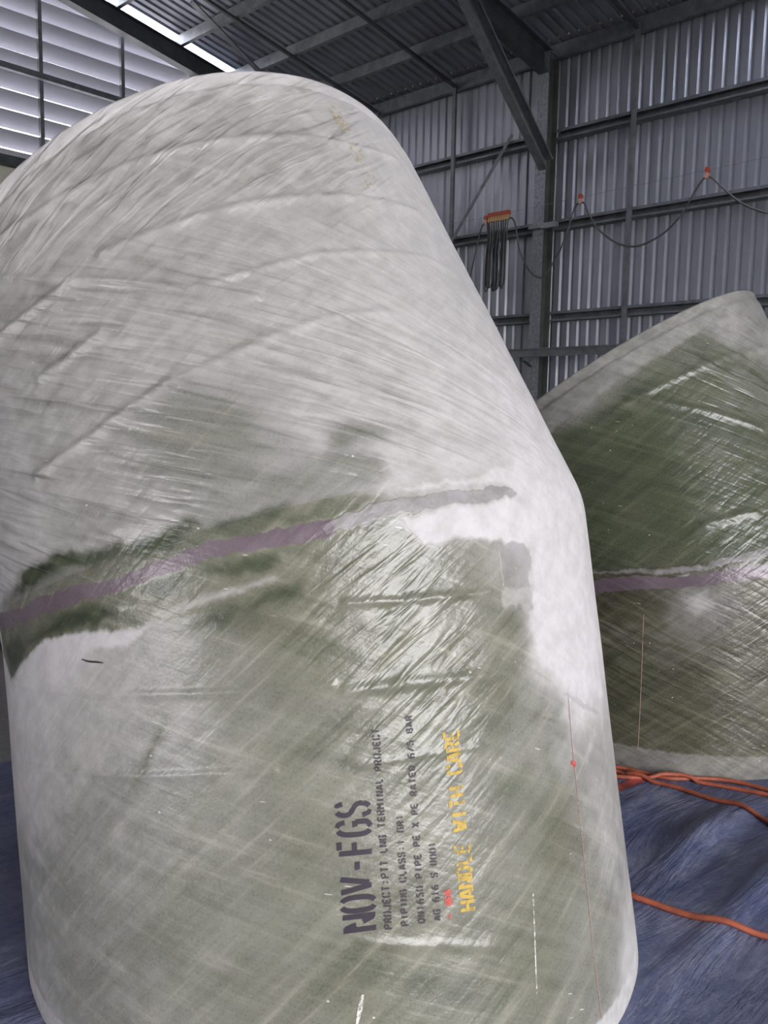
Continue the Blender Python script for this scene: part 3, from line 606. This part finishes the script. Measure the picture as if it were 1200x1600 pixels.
for k in range(9):
    u = 9.25 + k*.052
    lab = ['red and yellow cable trolley at the right end of the tight cluster', 'second red and yellow trolley from the right in the tight cluster', 'third red and yellow trolley from the right in the tight cluster',
           'fourth red and yellow trolley from the right in the tight cluster', 'middle red and yellow trolley of the tight cluster of nine', 'fourth red and yellow trolley from the left in the tight cluster',
           'third red and yellow trolley from the left in the tight cluster', 'second red and yellow trolley from the left in the tight cluster', 'red and yellow cable trolley at the left end of the tight cluster'][k]
    cl.append(trolley(u, 5.075, lab, 'cable trolleys bunched on the wire', M_TRED, M_TYEL))
trolley(9.745, 5.045, 'separate red trolley just left of the tight cluster', 'cable trolleys bunched on the wire', M_TRED, M_TPALE)
trolley(7.78, 5.12, 'single orange trolley on the wire just right of the column', 'lone cable trolleys', M_TRED, M_TPALE)
trolley(5.62, 5.16, 'single orange trolley on the wire, furthest right of all', 'lone cable trolleys', M_TRED, M_TPALE)
cab = empty('festoon_cable', 'grey cable hanging in loops from the trolleys along the wire', 'cable', tuple(Matrix.Rotation(YAW, 3, 'Z') @ Vector((VF, 9.5, 5))), True)
def cable_piece(pts, name='cable_loop', r=.016):
    P = [(p[2] if len(p) > 2 else 0.0, p[0]-9.5, p[1]-5) for p in pts]
    return MB().tube(spline(P, 8), r, 6).build(name, M_CABLE, cab, smooth=True)
cable_piece([(10.30, 3.2), (10.15, 3.8), (10.03, 4.25), (9.94, 4.6), (9.85, 4.9), (9.77, 4.99), (9.70, 4.97), (9.66, 4.8), (9.65, 4.4), (9.64, 3.8)])
cable_piece([(9.25, 5.0), (9.17, 4.99), (9.09, 4.86), (8.98, 4.42), (8.80, 4.08), (8.60, 3.91), (8.44, 3.91), (8.2, 4.22), (8.04, 4.52), (7.92, 4.9), (7.85, 5.03), (7.78, 5.05)])
cable_piece([(7.78, 5.05), (7.70, 5.02), (7.61, 4.84), (7.42, 4.57), (7.11, 4.325), (6.80, 4.215), (6.55, 4.235), (6.24, 4.37), (5.99, 4.6), (5.81, 4.89), (5.70, 5.05), (5.62, 5.10)])
cable_piece([(5.62, 5.10), (5.54, 5.06), (5.42, 4.94), (5.16, 4.69), (4.92, 4.53), (4.69, 4.43), (4.4, 4.38), (4.0, 4.5), (3.6, 4.9), (3.45, 5.15)])
rr = np.random.RandomState(3)
for k in range(9):
    u = 9.25+k*.052; uu = u+.05; low = 3.78 + rr.uniform(-.03, .06); dx = rr.uniform(-.04, .05); q = .03*(k % 3-1)
    cable_piece([(u, 4.99, 0), (u+.004, 4.6, q), (u-.01+dx, 4.1, q), (u+.005+dx*.5, low+.08, q), ((u+uu)/2+dx*.5+.03, low, q), (uu+.035, low+.10, q), (uu+.03-dx*.4, 4.3, q), (uu, 4.7, q), (uu, 4.99, 0)], r=.013)

# ---------------------------------------------------------------- tarpaulin, hoses
def value(x, y, sc, seed):
    r = np.random.RandomState(seed); out = 0
    for i in range(7):
        a = r.uniform(0, 2*np.pi); f = sc*r.uniform(.6, 1.7); out = out + np.sin((x*np.cos(a)+y*np.sin(a))*f + r.uniform(0, 6.28))
    return out/7
def tarp_height(X, Y):
    a = -.72   # folds run away to the right
    t = X*np.sin(.75)*-1 + Y*np.cos(.75)
    l = X*np.cos(.75) + Y*np.sin(.75)
    ph = t + .05*value(X, Y, 2.5, 5)
    h = .5+.5*np.sin(ph*21 + 2*value(X, Y, 1.6, 9)); h = h**2
    h2 = .5+.5*np.sin(ph*41 + 1.5*value(l, t, 3., 4))
    amp = .35+.65*(.5+.5*value(l*1.0, t*3, 2.2, 11)*2).clip(0, 1)
    hh = 0.006 + .034*h*amp + .006*h2*amp
    for (cx, cy, R) in ((-.12, 2.39, .95), (1.42, 4.13, .95)):
        dd = np.sqrt((X-cx)**2+(Y-cy)**2); hh = .003 + (hh-.003)*np.clip((dd-R)/.35, 0.05, 1)
    return hh
nx, ny = 420, 330
xs = np.linspace(-4.2, 5.2, nx); TV = []
for j in range(ny):
    t = j/(ny-1)
    for xx in xs:
        far = 3.30 - (xx+1.5)*.35 if xx < -.9 else (3.09+(xx+.9)*2.6 if xx < .5 else 6.73)
        far += .03*math.sin(xx*9)+.015*math.sin(xx*23)
        TV.append((xx, .35+(far-.35)*t))
TV = np.array(TV); hz = tarp_height(TV[:, 0], TV[:, 1])
idx = np.arange(nx*ny).reshape(ny, nx)
TF = np.stack([idx[:-1, :-1], idx[:-1, 1:], idx[1:, 1:], idx[1:, :-1]], -1).reshape(-1, 4)
tarp = link('tarpaulin', np.column_stack([TV, hz]), TF, M_TARP, smooth=True)
tag(tarp, 'creased blue tarpaulin spread on the floor under the pipes', 'tarpaulin')

hl = ['orange hose lying closest along the base of the far green pipe', 'orange hose second from the far pipe, crossing its neighbours', 'orange hose curving away from the pipes towards the right edge', 'single orange hose on the tarpaulin beside the near pipe foot']
ext = [[(.60, 3.42), (.2, 3.55)], [(.70, 3.36), (.3, 3.50)], [(.80, 3.42), (.4, 3.60)], [(.75, 2.55), (.715, 2.72), (.58, 3.0), (.2, 3.33)]]
used_h = []
for k, h in enumerate(HOSES):
    pts = list(reversed(ext[k])) + [tuple(p) for p in h] if k < 3 else list(reversed(ext[k])) + [tuple(p) for p in h]
    (xa, ya), (xb, yb) = pts[-2], pts[-1]; pts += [(xb+(xb-xa)*3+.1, yb+(yb-ya)*2), (xb+(xb-xa)*6+.5, yb+(yb-ya)*3.5-.1*k)]
    pts = spline([(x, y) for x, y in pts], 8)
    r = .0095 if k == 3 else .0085
    P = []
    for q in pts:
        z = float(tarp_height(np.array([q[0]]), np.array([q[1]]))[0]) + r
        for other in used_h:
            dmin = np.min((other[:, 0]-q[0])**2 + (other[:, 1]-q[1])**2) ** .5
            if dmin < .03: z += .017*(1-(dmin/.03)**2)
        P.append((q[0], q[1], z))
    used_h.append(np.array(P)[:, :2])
    o = MB().tube(P, r, 10).build('air_hose', M_HOSE, smooth=True); tag(o, hl[k], 'hose', 'orange hoses on the tarpaulin')
n = 12; mb = MB(); q = [np.array(p) for p in TAPE]; vs = []; 
for i in range(n+1):
    t = i/n; a = q[0]*(1-t)+q[1]*t; b = q[3]*(1-t)+q[2]*t
    for p in (a, b): vs.append((p[0], p[1], float(tarp_height(p[0:1], p[1:2])[0])+.004))
mb.add(vs, [(2*i, 2*i+1, 2*i+3, 2*i+2) for i in range(n)])
o = mb.build('floor_tape', M_TAPE); tag(o, 'faded red tape strip stuck on the tarpaulin beside the near pipe', 'tape')
P = spline([(-3.6, 5.75, .012), (-2.9, 5.35, .012), (-2.336, 5.03, .012), (-2.27, 4.96, .012), (-1.9, 4.75, .012), (-1.2, 4.9, .012)], 8)
tag(MB().tube(P, .012, 8).build('power_cable', M_BLACKC, smooth=True), 'black cable on the bare concrete at the left picture edge', 'cable')

# ---------------------------------------------------------------- the wound pipe bends
def sstep(x): x = np.clip(x, 0, 1); return x*x*(3-2*x)
def warp(w, s, amp, seed=1):
    a = 1.6*value(w, s, 28, seed)+value(w, s, 80, seed+1)+.8*value(w, s, 240, seed+5); b = 1.6*value(w, s, 28, seed+2)+value(w, s, 80, seed+3)+.8*value(w, s, 240, seed+6)
    return w+amp*a, s+amp*b
def poly_sd(w, s, poly):
    P = np.array(poly); n = len(P); d2 = np.full(w.shape, 1e9); ins = np.zeros(w.shape, bool)
    for i in range(n):
        a, b = P[i], P[(i+1) % n]; e = b-a; L = e@e+1e-12
        t = np.clip(((w-a[0])*e[0]+(s-a[1])*e[1])/L, 0, 1)
        d2 = np.minimum(d2, (w-a[0]-t*e[0])**2+(s-a[1]-t*e[1])**2)
        c = (a[1] > s) != (b[1] > s)
        with np.errstate(divide='ignore', invalid='ignore'): xi = a[0]+(s-a[1])/(b[1]-a[1]+1e-15)*e[0]
        ins ^= c & (w < xi)
    d = np.sqrt(d2); return np.where(ins, d, -d)
def line_d(w, s, pl):
    P = np.array(pl); d2 = np.full(w.shape, 1e9)
    for i in range(len(P)-1):
        a, b = P[i], P[i+1]; e = b-a; L = e@e+1e-12
        t = np.clip(((w-a[0])*e[0]+(s-a[1])*e[1])/L, 0, 1)
        d2 = np.minimum(d2, (w-a[0]-t*e[0])**2+(s-a[1]-t*e[1])**2)
    return np.sqrt(d2)

class Bend:
    def __init__(B, d, p, u, m, R, lu, tn, ridges, band=.05):
        f = lambda v: np.array(v, float)
        B.d, B.p, B.u, B.m, B.R, B.bd = f(d), f(p), f(u), f(m), R, band
        B.d /= np.linalg.norm(B.d); B.u /= np.linalg.norm(B.u); B.n = (B.d+B.u)/np.linalg.norm(B.d+B.u)
        b = np.array([0, -1., 0]); b = b-B.d*(b@B.d); B.b = b/np.linalg.norm(b); r = np.cross(B.b, B.d); B.r = r if r[0] > 0 else -r
        k = np.cross(B.d, B.u); s = np.linalg.norm(k); c = B.d@B.u; k /= s
        rot = lambda v: v*c+np.cross(k, v)*s+k*(k@v)*(1-c)
        B.bu, B.ru = rot(B.b), rot(B.r)
        B.top_p = B.m+B.u*lu; t = B.u+np.array([tn[0], tn[1], 0]); B.top_n = t/np.linalg.norm(t); B.ridges = ridges
    def nl(B, w): t = w/B.R; return np.cos(t)[:, None]*B.b+np.sin(t)[:, None]*B.r
    def nu(B, w): t = w/B.R; return np.cos(t)[:, None]*B.bu+np.sin(t)[:, None]*B.ru
    def low(B, w, S, R):
        o = B.p+R*B.nl(w); sm = ((B.m-B.p-B.R*B.nl(w))@B.n)/(B.d@B.n); return o+(sm+S)[:, None]*B.d
    def upp(B, w, S, R):
        o = B.m+R*B.nu(w); su = ((B.m-B.m-B.R*B.nu(w))@B.n)/(B.u@B.n); return o+(su+S)[:, None]*B.u
    def bottom(B, w):
        o = B.low(w, 0*w, B.R); return -o[:, 2]/B.d[2]
    def top(B, w):
        o = B.upp(w, 0*w, B.R); return ((B.top_p-o)@B.top_n)/(B.u@B.top_n)
    def relief(B, w, S):
        h = np.zeros(w.shape)
        for (hh, wd, pl) in B.ridges:
            P = np.array(pl); k = (w > P[:, 0].min()-.1) & (w < P[:, 0].max()+.1) & (S > P[:, 1].min()-.1) & (S < P[:, 1].max()+.1)
            if k.any(): h[k] = np.maximum(h[k], 1.4*hh*np.exp(-(line_d(w[k], S[k], pl)/wd)**2))
        return h + .004*value(w, S, 5, 31) + .006*sstep((B.top(w)-S-.045-.006*value(w*2, S, 40, 2))/.014) + .0015*value(w, S, 16, 33)
    def pos(B, w, S, off=0.0):
        """a point of the outer surface at arc position w and distance S past the mitre"""
        w = np.asarray(w, float); S = np.asarray(S, float); hh = B.R+B.relief(w, S)+off; b = B.bd
        lo = B.low(w, np.minimum(S, -b), hh[:, None] if hasattr(hh, 'shape') else hh); up = B.upp(w, np.maximum(S, b), hh[:, None])
        A = B.low(w, np.full(w.shape, -b), hh[:, None]); Z = B.upp(w, np.full(w.shape, b), hh[:, None]); M = B.low(w, 0*w, hh[:, None])
        t = ((S+b)/(2*b))[:, None]; mid = (1-t)**2*A+2*t*(1-t)*M+t*t*Z
        return np.where((S <= -b)[:, None], lo, np.where((S >= b)[:, None], up, mid))

def paint(B, w, S, z, dust_pts, regs, seam, seam_off, near):
    ww, ss = warp(w, S, .006)
    P = np.array(dust_pts); d = np.zeros(w.shape); W = np.zeros(w.shape)
    for a, b, v in P:
        k = 1/(((ww-a)**2+(ss-b)**2)+.0012)**1.8; d += k*v; W += k
    d = (d/W)**1.25
    back = sstep((np.abs(w)-1.15)/.3); d = d*(1-back)+.45*back
    dark = np.zeros(w.shape); pur = np.zeros(w.shape); grey = np.zeros(w.shape)
    for kind, val, f, poly in regs:
        PP = np.array(poly); k = (ww > PP[:, 0].min()-.1) & (ww < PP[:, 0].max()+.1) & (ss > PP[:, 1].min()-.1) & (ss < PP[:, 1].max()+.1)
        if not k.any(): continue
        if kind == 'dark': f = max(f*2.2, .022)
        m = sstep(poly_sd(ww[k], ss[k], poly)/(2*f)+.5)
        if kind == 'dust': d[k] = d[k]*(1-m)+val*m; dark[k] = dark[k]*(1-m*.6) if val > .5 else dark[k]; grey[k] *= (1-m)
        elif kind == 'dark': dark[k] = dark[k]*(1-m)+val*m; d[k] = d[k]*(1-m*.85)
        elif kind == 'grey': grey[k] = grey[k]*(1-m)+val*m
    # purple resin fillet along the mitre
    for (w0, w1, half) in seam:
        edge = sstep((w-w0)/.03)*sstep((w1-w)/.06); taper = half*(1+.3*value(w, S*0, 12, 3))
        m = sstep((taper-np.abs(ss-seam_off(w)))/.006+.5)*edge; pur = np.maximum(pur, m); d = d*(1-m); dark = dark*(1-m)
    # whitish trimmed bands at both cut ends
    t = B.top(w)-S; m = sstep((near[0]-t)/.014+.5+.6*value(w*3, S, 60, 8)); d = d*(1-m)+np.maximum(d, near[1])*m; dark *= 1-m
    m = sstep((near[2]-z)/.010+.5+.6*value(w*3, S, 60, 9)); d = d*(1-m)+np.maximum(d*.2, near[3])*m; dark *= 1-m
    grey = np.maximum(grey, 0)
    return d, dark, pur, grey

def section(name, B, w, rows, mat, parent, painter, inner=None, ripA=None, ripB=None):
    """rows: function t in 0..1 -> S(w); inner: close the top with a rim and an inner skin"""
    nw, T = len(w), rows[0]; nr = len(T); Sg = rows[1](T)                       # (nr, nw)
    Wg = np.broadcast_to(w, Sg.shape); wf, sf = Wg.ravel(), Sg.ravel()
    V = B.pos(wf, sf)
    fi = np.arange(nr*nw).reshape(nr, nw); nxt = np.roll(fi, -1, axis=1)
    F = np.stack([fi[:-1], nxt[:-1], nxt[1:], fi[1:]], -1).reshape(-1, 4)
    d, dark, pur, grey = painter(wf, sf, V[:, 2])
    ra, rb = ripA(wf, sf), ripB(wf, sf)
    if inner:
        St = B.top(w); base = B.upp(w, St, B.R); n = B.nu(w)
        rings = [base+.004*B.u-.010*n, base-.035*n]
        for k in range(1, 9): rings.append(B.upp(w, St*(1-k/8)+.02*k/8, B.R-.035))
        st = len(V); last = fi[-1]; add = []
        for q in rings:
            V = np.vstack([V, q]); cur = np.arange(st, st+nw); st += nw
            add.append(np.stack([last, np.roll(last, -1), np.roll(cur, -1), cur], -1)); last = cur
        F = np.vstack([F]+add); ex = len(rings)*nw
        pad = lambda a, v: np.concatenate([a, np.full(ex, v)])
        d, dark, pur, grey, ra, rb = pad(d, .75), pad(dark, 0), pad(pur, 0), pad(grey, 0), pad(ra, .1), pad(rb, .1)
        wf = np.concatenate([wf]+[w]*len(rings)); sf = np.concatenate([sf]+[St+.03*k for k in range(len(rings))])
    me = bpy.data.meshes.new(name)
    me.vertices.add(len(V)); me.vertices.foreach_set('co', V.astype(np.float32).ravel())
    me.loops.add(F.size); me.loops.foreach_set('vertex_index', F.astype(np.int32).ravel())
    me.polygons.add(len(F)); me.polygons.foreach_set('loop_start', np.arange(0, F.size, 4, dtype=np.int32))
    me.polygons.foreach_set('loop_total', np.full(len(F), 4, np.int32))
    me.update(calc_edges=True); me.polygons.foreach_set('use_smooth', np.ones(len(F), bool))
    uv = me.uv_layers.new(name='wrap'); lu = wf[F]; L = 2*np.pi*B.R
    wrapc = (lu.max(1)-lu.min(1)) > L/2
    lu = np.where(wrapc[:, None] & (lu < 0), lu+L, lu)
    uv.data.foreach_set('uv', np.stack([lu, sf[F]], -1).astype(np.float32).ravel())
    for nm, ch in (('paint', (d, dark, pur)), ('paint_more', (grey, ra, rb))):
        a = me.color_attributes.new(nm, 'FLOAT_COLOR', 'POINT')
        a.data.foreach_set('color', np.stack(list(ch)+[np.ones(len(d))], -1).astype(np.float32).ravel())
    me.materials.append(mat); o = bpy.data.objects.new(name, me); C.objects.link(o); o.parent = parent
    if parent: o.matrix_parent_inverse = Matrix.Translation(-Vector(parent.location))
    return o

def ring_w(R, front, step, back):
    L = math.pi*R; f = np.arange(-front, front, step); n = back
    b = np.linspace(front, 2*L-front, n, endpoint=False); b = np.where(b > L, b-2*L, b)
    w = np.concatenate([f, b]); return w

def build_bend(B, name, label, dust_pts, regs, seam, seam_off, near, step, mats, ripples, low_label=None):
    root = empty(name, label, 'pipe bend', tuple(B.p))
    w = ring_w(B.R, 1.30, step, 90)
    painter = lambda a, s, z: paint(B, a, s, z, dust_pts, regs, seam, seam_off, near)
    bt, tp = B.bottom(w), B.top(w)
    T = np.linspace(0, 1, int(1.05/step)); kw = dict(ripA=ripples[0], ripB=ripples[1])
    section('lower_section', B, w, (T, lambda t: bt[None]+(-B.bd-bt)[None]*t[:, None]), mats[0], root, painter, **kw)
    section('mitre_joint', B, w, (np.linspace(0, 1, int(.1/step)+2), lambda t: (-B.bd+2*B.bd*t)[:, None]+0*w[None]), mats[0], root, painter, **kw)
    section('upper_section', B, w, (T, lambda t: B.bd+(tp-B.bd)[None]*t[:, None]), mats[1], root, painter, inner=True, **kw)
    return root

B1 = Bend((-.12357, .16344, .97878), (-.12001, 2.38957, 0), (-.39718, .38715, .83209), (-.23936, 2.54743, .94535), .85, .9746466, (-.21540326, .18136567), RID1)
B2 = Bend((.05824, .03644, .99764), (1.42245, 4.12852, 0), (-.29728, .36928, .88049), (1.46215, 4.15337, .68009), .8456, 1.01578466, (-.24271428, -.06046862), RID2)

def g2(w, s, cw, cs, rw, rs): return np.exp(-((w-cw)/rw)**2-((s-cs)/rs)**2)
ripA1 = lambda w, s: np.clip(.18 + .9*sstep((s-.75)/.2)*sstep((.9-w)/.3) + .9*g2(w, s, .33, -.2, .2, .2)+.5*g2(w, s, .3, -.45, .2, .2)+.15*sstep((s-.3)/.3), 0, 1.2)
ripB1 = lambda w, s: np.clip(.12 + 1.25*sstep((s-.05)/.08)*sstep((.85-s)/.15)*(.18+.82*sstep((.45-w)/.6)) + .5*g2(w, s, .4, .3, .3, .2)+.5*g2(w, s, .7, -.55, .12, .3), 0, 1.2)
ripA2 = lambda w, s: np.clip(.25+.6*g2(w, s, .2, .15, .3, .3), 0, 1)
ripB2 = lambda w, s: np.clip(.3+.8*g2(w, s, -.5, -.3, .2, .3)+.7*g2(w, s, .4, .8, .3, .2), 0, 1)
seam_pts = np.array(SEAM1)
off1 = lambda w: np.interp(w, seam_pts[:, 0], seam_pts[:, 1])
sp2 = np.array(SEAM2)
off2 = lambda w: np.interp(w, sp2[:, 0], sp2[:, 1])
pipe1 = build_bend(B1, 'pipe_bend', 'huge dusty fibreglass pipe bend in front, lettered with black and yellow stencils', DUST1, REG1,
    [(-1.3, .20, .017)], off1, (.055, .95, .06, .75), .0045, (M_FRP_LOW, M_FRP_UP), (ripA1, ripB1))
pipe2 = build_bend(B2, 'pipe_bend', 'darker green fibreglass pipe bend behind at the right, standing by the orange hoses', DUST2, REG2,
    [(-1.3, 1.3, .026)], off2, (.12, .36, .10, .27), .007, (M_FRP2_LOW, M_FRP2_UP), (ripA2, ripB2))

# ---------------------------------------------------------------- stencil lettering wrapped on the near bend
GL = {  # strokes on a 1 x 1 cell, gaps where the stencil bridges stand
 'N': [[(.08, 0), (.08, 1)], [(.92, 0), (.92, 1)], [(.14, .95), (.42, .56)], [(.52, .44), (.86, .05)]],
 'O': [[(.42, .02), (.2, .08), (.07, .28), (.07, .72), (.2, .92), (.42, .98)], [(.58, .98), (.8, .92), (.93, .72), (.93, .28), (.8, .08), (.58, .02)]],
 'V': [[(.06, 1), (.44, .06)], [(.94, 1), (.58, .12)]],
 '-': [[(.15, .47), (.85, .47)]],
 'F': [[(.12, 0), (.12, 1)], [(.26, .95), (.95, .95)], [(.26, .52), (.78, .52)]],
 'G': [[(.90, .76), (.78, .93), (.56, .98)], [(.42, .98), (.18, .9), (.07, .7), (.07, .3), (.18, .1), (.42, .02)], [(.56, .02), (.8, .08), (.92, .16)], [(.9, .1), (.9, .48)], [(.58, .47), (.98, .47)]],
 'S': [[(.90, .76), (.76, .95), (.54, .98)], [(.42, .98), (.2, .92), (.1, .74), (.2, .58), (.8, .42), (.9, .26), (.8, .08), (.58, .02)], [(.44, .02), (.22, .06), (.1, .24)]],
 'P': [[(.12, 0), (.12, 1)], [(.26, .96), (.7, .94), (.88, .84), (.88, .62), (.72, .5), (.26, .48)]],
 'R': [[(.12, 0), (.12, 1)], [(.26, .96), (.7, .94), (.88, .84), (.88, .62), (.72, .52), (.26, .5)], [(.55, .42), (.92, 0)]],
 'J': [[(.85, 1), (.85, .22), (.7, .04), (.5, .02)], [(.36, .02), (.16, .1), (.1, .3)]],
 'E': [[(.12, 0), (.12, 1)], [(.26, .95), (.92, .95)], [(.26, .5), (.78, .5)], [(.26, .05), (.92, .05)]],
 'C': [[(.92, .76), (.78, .94), (.56, .98)], [(.42, .98), (.18, .9), (.07, .7), (.07, .3), (.18, .1), (.42, .02)], [(.56, .02), (.8, .08), (.92, .26)]],
 'T': [[(.5, 0), (.5, .82)], [(.04, .95), (.96, .95)]],
 'L': [[(.14, .16), (.14, 1)], [(.14, .05), (.92, .05)]],
 'M': [[(.07, 0), (.07, 1)], [(.93, 0), (.93, 1)], [(.14, .94), (.44, .4)], [(.86, .94), (.56, .4)]],
 'I': [[(.5, 0), (.5, 1)]],
 'A': [[(.04, 0), (.44, .98)], [(.96, 0), (.56, .98)], [(.36, .3), (.64, .3)]],
 'D': [[(.12, 0), (.12, 1)], [(.28, .96), (.62, .92), (.9, .7), (.9, .3), (.62, .08), (.28, .04)]],
 '1': [[(.2, .78), (.5, .98), (.5, 0)]],
 '6': [[(.86, .86), (.6, .98), (.3, .9), (.1, .6), (.1, .3), (.25, .07), (.46, .02)], [(.58, .02), (.82, .1), (.9, .3), (.78, .52), (.5, .58), (.22, .5)]],
 '5': [[(.88, .95), (.2, .95), (.16, .56)], [(.2, .54), (.6, .6), (.88, .44), (.9, .24), (.76, .06), (.54, .02)], [(.4, .02), (.1, .14)]],
 '0': [[(.42, .02), (.2, .1), (.1, .3), (.1, .7), (.2, .9), (.42, .98)], [(.58, .98), (.8, .9), (.9, .7), (.9, .3), (.8, .1), (.58, .02)]],
 'X': [[(.06, 0), (.94, 1)], [(.06, 1), (.42, .6)], [(.58, .4), (.94, 0)]],
 'B': [[(.12, 0), (.12, 1)], [(.28, .96), (.66, .94), (.84, .82), (.82, .64), (.62, .54), (.28, .52)], [(.66, .5), (.9, .36), (.88, .14), (.68, .04), (.28, .04)]],
 '/': [[(.1, 0), (.9, 1)]],
 ':': [[(.5, .16), (.5, .28)], [(.5, .66), (.5, .78)]],
 'H': [[(.1, 0), (.1, 1)], [(.9, 0), (.9, 1)], [(.24, .5), (.76, .5)]],
 'W': [[(.03, 1), (.26, .04)], [(.32, .06), (.48, .72)], [(.54, .72), (.70, .06)], [(.75, .04), (.97, 1)]],
}
def ribbon_cells(text, cell, thick):
    """quads (in text space: x along 0..1, y up 0..1) for every stroke; thick = (along, up) half widths in cell units"""
    out = []; n = len(text); prog = 1.0/n
    for i, ch in enumerate(text):
        if ch == ' ' or ch not in GL: continue
        for st in GL[ch]:
            P = [np.array(((i+.5+(a-.5)*cell)*prog, b)) for a, b in st]
            out.append((P, prog))
    return out
def lettering(B, text, corners, cell, half, mat, name, label, off=.0015, parent=None):
    (b0, b1, c0, c1) = [np.array(c) for c in corners]
    V = []; F = []
    def to_ws(p): x, y = p; return (b0*(1-x)+b1*x)*(1-y)+(c0*(1-x)+c1*x)*y
    for P, prog in ribbon_cells(text, cell, half):
        if len(P) > 4 and half > .003:
            for _ in range(1):      # round the curved strokes off
                Q = [P[0]]
                for a, b in zip(P[:-1], P[1:]): Q += [a*.75+b*.25, a*.25+b*.75]
                P = Q[:1]+Q[2:-1]+[P[-1]] if len(Q) > 4 else P
        Q = np.array([to_ws(p) for p in P]); n = len(Q)
        e = np.diff(Q, axis=0); L = np.linalg.norm(e, axis=1, keepdims=True)+1e-9; e = e/L; t = np.vstack([e[:1], (e[:-1]+e[1:])/2, e[-1:]])
        t /= np.linalg.norm(t, axis=1, keepdims=True)+1e-9
        
        if L.sum() > half*4: Q[0] += e[0]*half*.55; Q[-1] -= e[-1]*half*.55
        pts2 = [(Q[0], t[0])]
        for i in range(n-1):
            m = max(1, int(np.linalg.norm(Q[i+1]-Q[i])/.012))
            for k in range(1, m+1): pts2.append((Q[i]+(Q[i+1]-Q[i])*k/m, t[i+1] if k == m else e[i]))
        base = len(V)
        for c, tt in pts2:
            nrm = np.array([-tt[1], tt[0]]); V.append(c+nrm*half); V.append(c-nrm*half)
        F += [(base+2*k, base+2*k+1, base+2*k+3, base+2*k+2) for k in range(len(pts2)-1)]
    V = np.array(V); pts = B.pos(V[:, 0], V[:, 1], off)
    o = link(name, pts - np.array(B.p), F, mat, parent)
    o['label'] = label
    return o
for k, (text, kind, q) in enumerate(TEXTS):
    if kind == 'big': lettering(B1, text, q, .82, .0051, M_INK, 'stencil_lettering', 'large black stencilled letters NOV-FGS', parent=pipe1)
    elif kind == 't': lettering(B1, text, q, .76, .0018, M_INK_S, 'stencil_lettering', 'small black stencilled line reading ' + text, parent=pipe1)
    elif kind == 'y': lettering(B1, text, q, .84, .0036, M_INK_Y, 'stencil_lettering', 'yellow stencilled words HANDLE WITH CARE', parent=pipe1)
    elif kind == 'r': lettering(B1, text, q, .8, .0030, M_INK_R, 'stamp_mark', 'small smudged red stamp', parent=pipe1)
    elif kind == 'f': lettering(B1, text, q, .7, .0045, M_INK_F, 'stencil_lettering', 'almost worn away yellow stencilling near the rim', off=.003, parent=pipe1)
def mark(B, kind, pl, parent):
    kindm = {'pink': (.0014, M_PINK, 'chalk_line', 'thin pinkish line running down'), 'dot': (.0016, M_WHITE, 'chip_line', 'dotted line of white chips'), 'black': (.0022, M_BLACK, 'scuff_mark', 'short black scuff'),
             'red': (.006, M_INK_R, 'paint_spot', 'red paint spot'), 'drip': (.005, M_WHITE, 'resin_drip', 'white resin drip')}[kind]
    P = [np.array(p) for p in spline(pl, 6)]; V = []; F = []
    for i, p in enumerate(P):
        t = P[min(i+1, len(P)-1)]-P[max(i-1, 0)]; t = t/(np.linalg.norm(t)+1e-9); n = np.array([-t[1], t[0]])
        h = kindm[0]*(1 if kind in ('pink', 'dot') else (.35+.65*math.sin(math.pi*(i+.5)/len(P))))
        V += [p+n*h, p-n*h]
    F = [(2*i, 2*i+1, 2*i+3, 2*i+2) for i in range(len(P)-1)]
    V = np.array(V); o = link(kindm[2], B.pos(V[:, 0], V[:, 1], .0012)-np.array(B.p), F, kindm[1], parent); o['label'] = kindm[3]
for kind, pl in MARKS1: mark(B1, kind, pl, pipe1)
for kind, pl in MARKS2: mark(B2, kind, pl, pipe2)
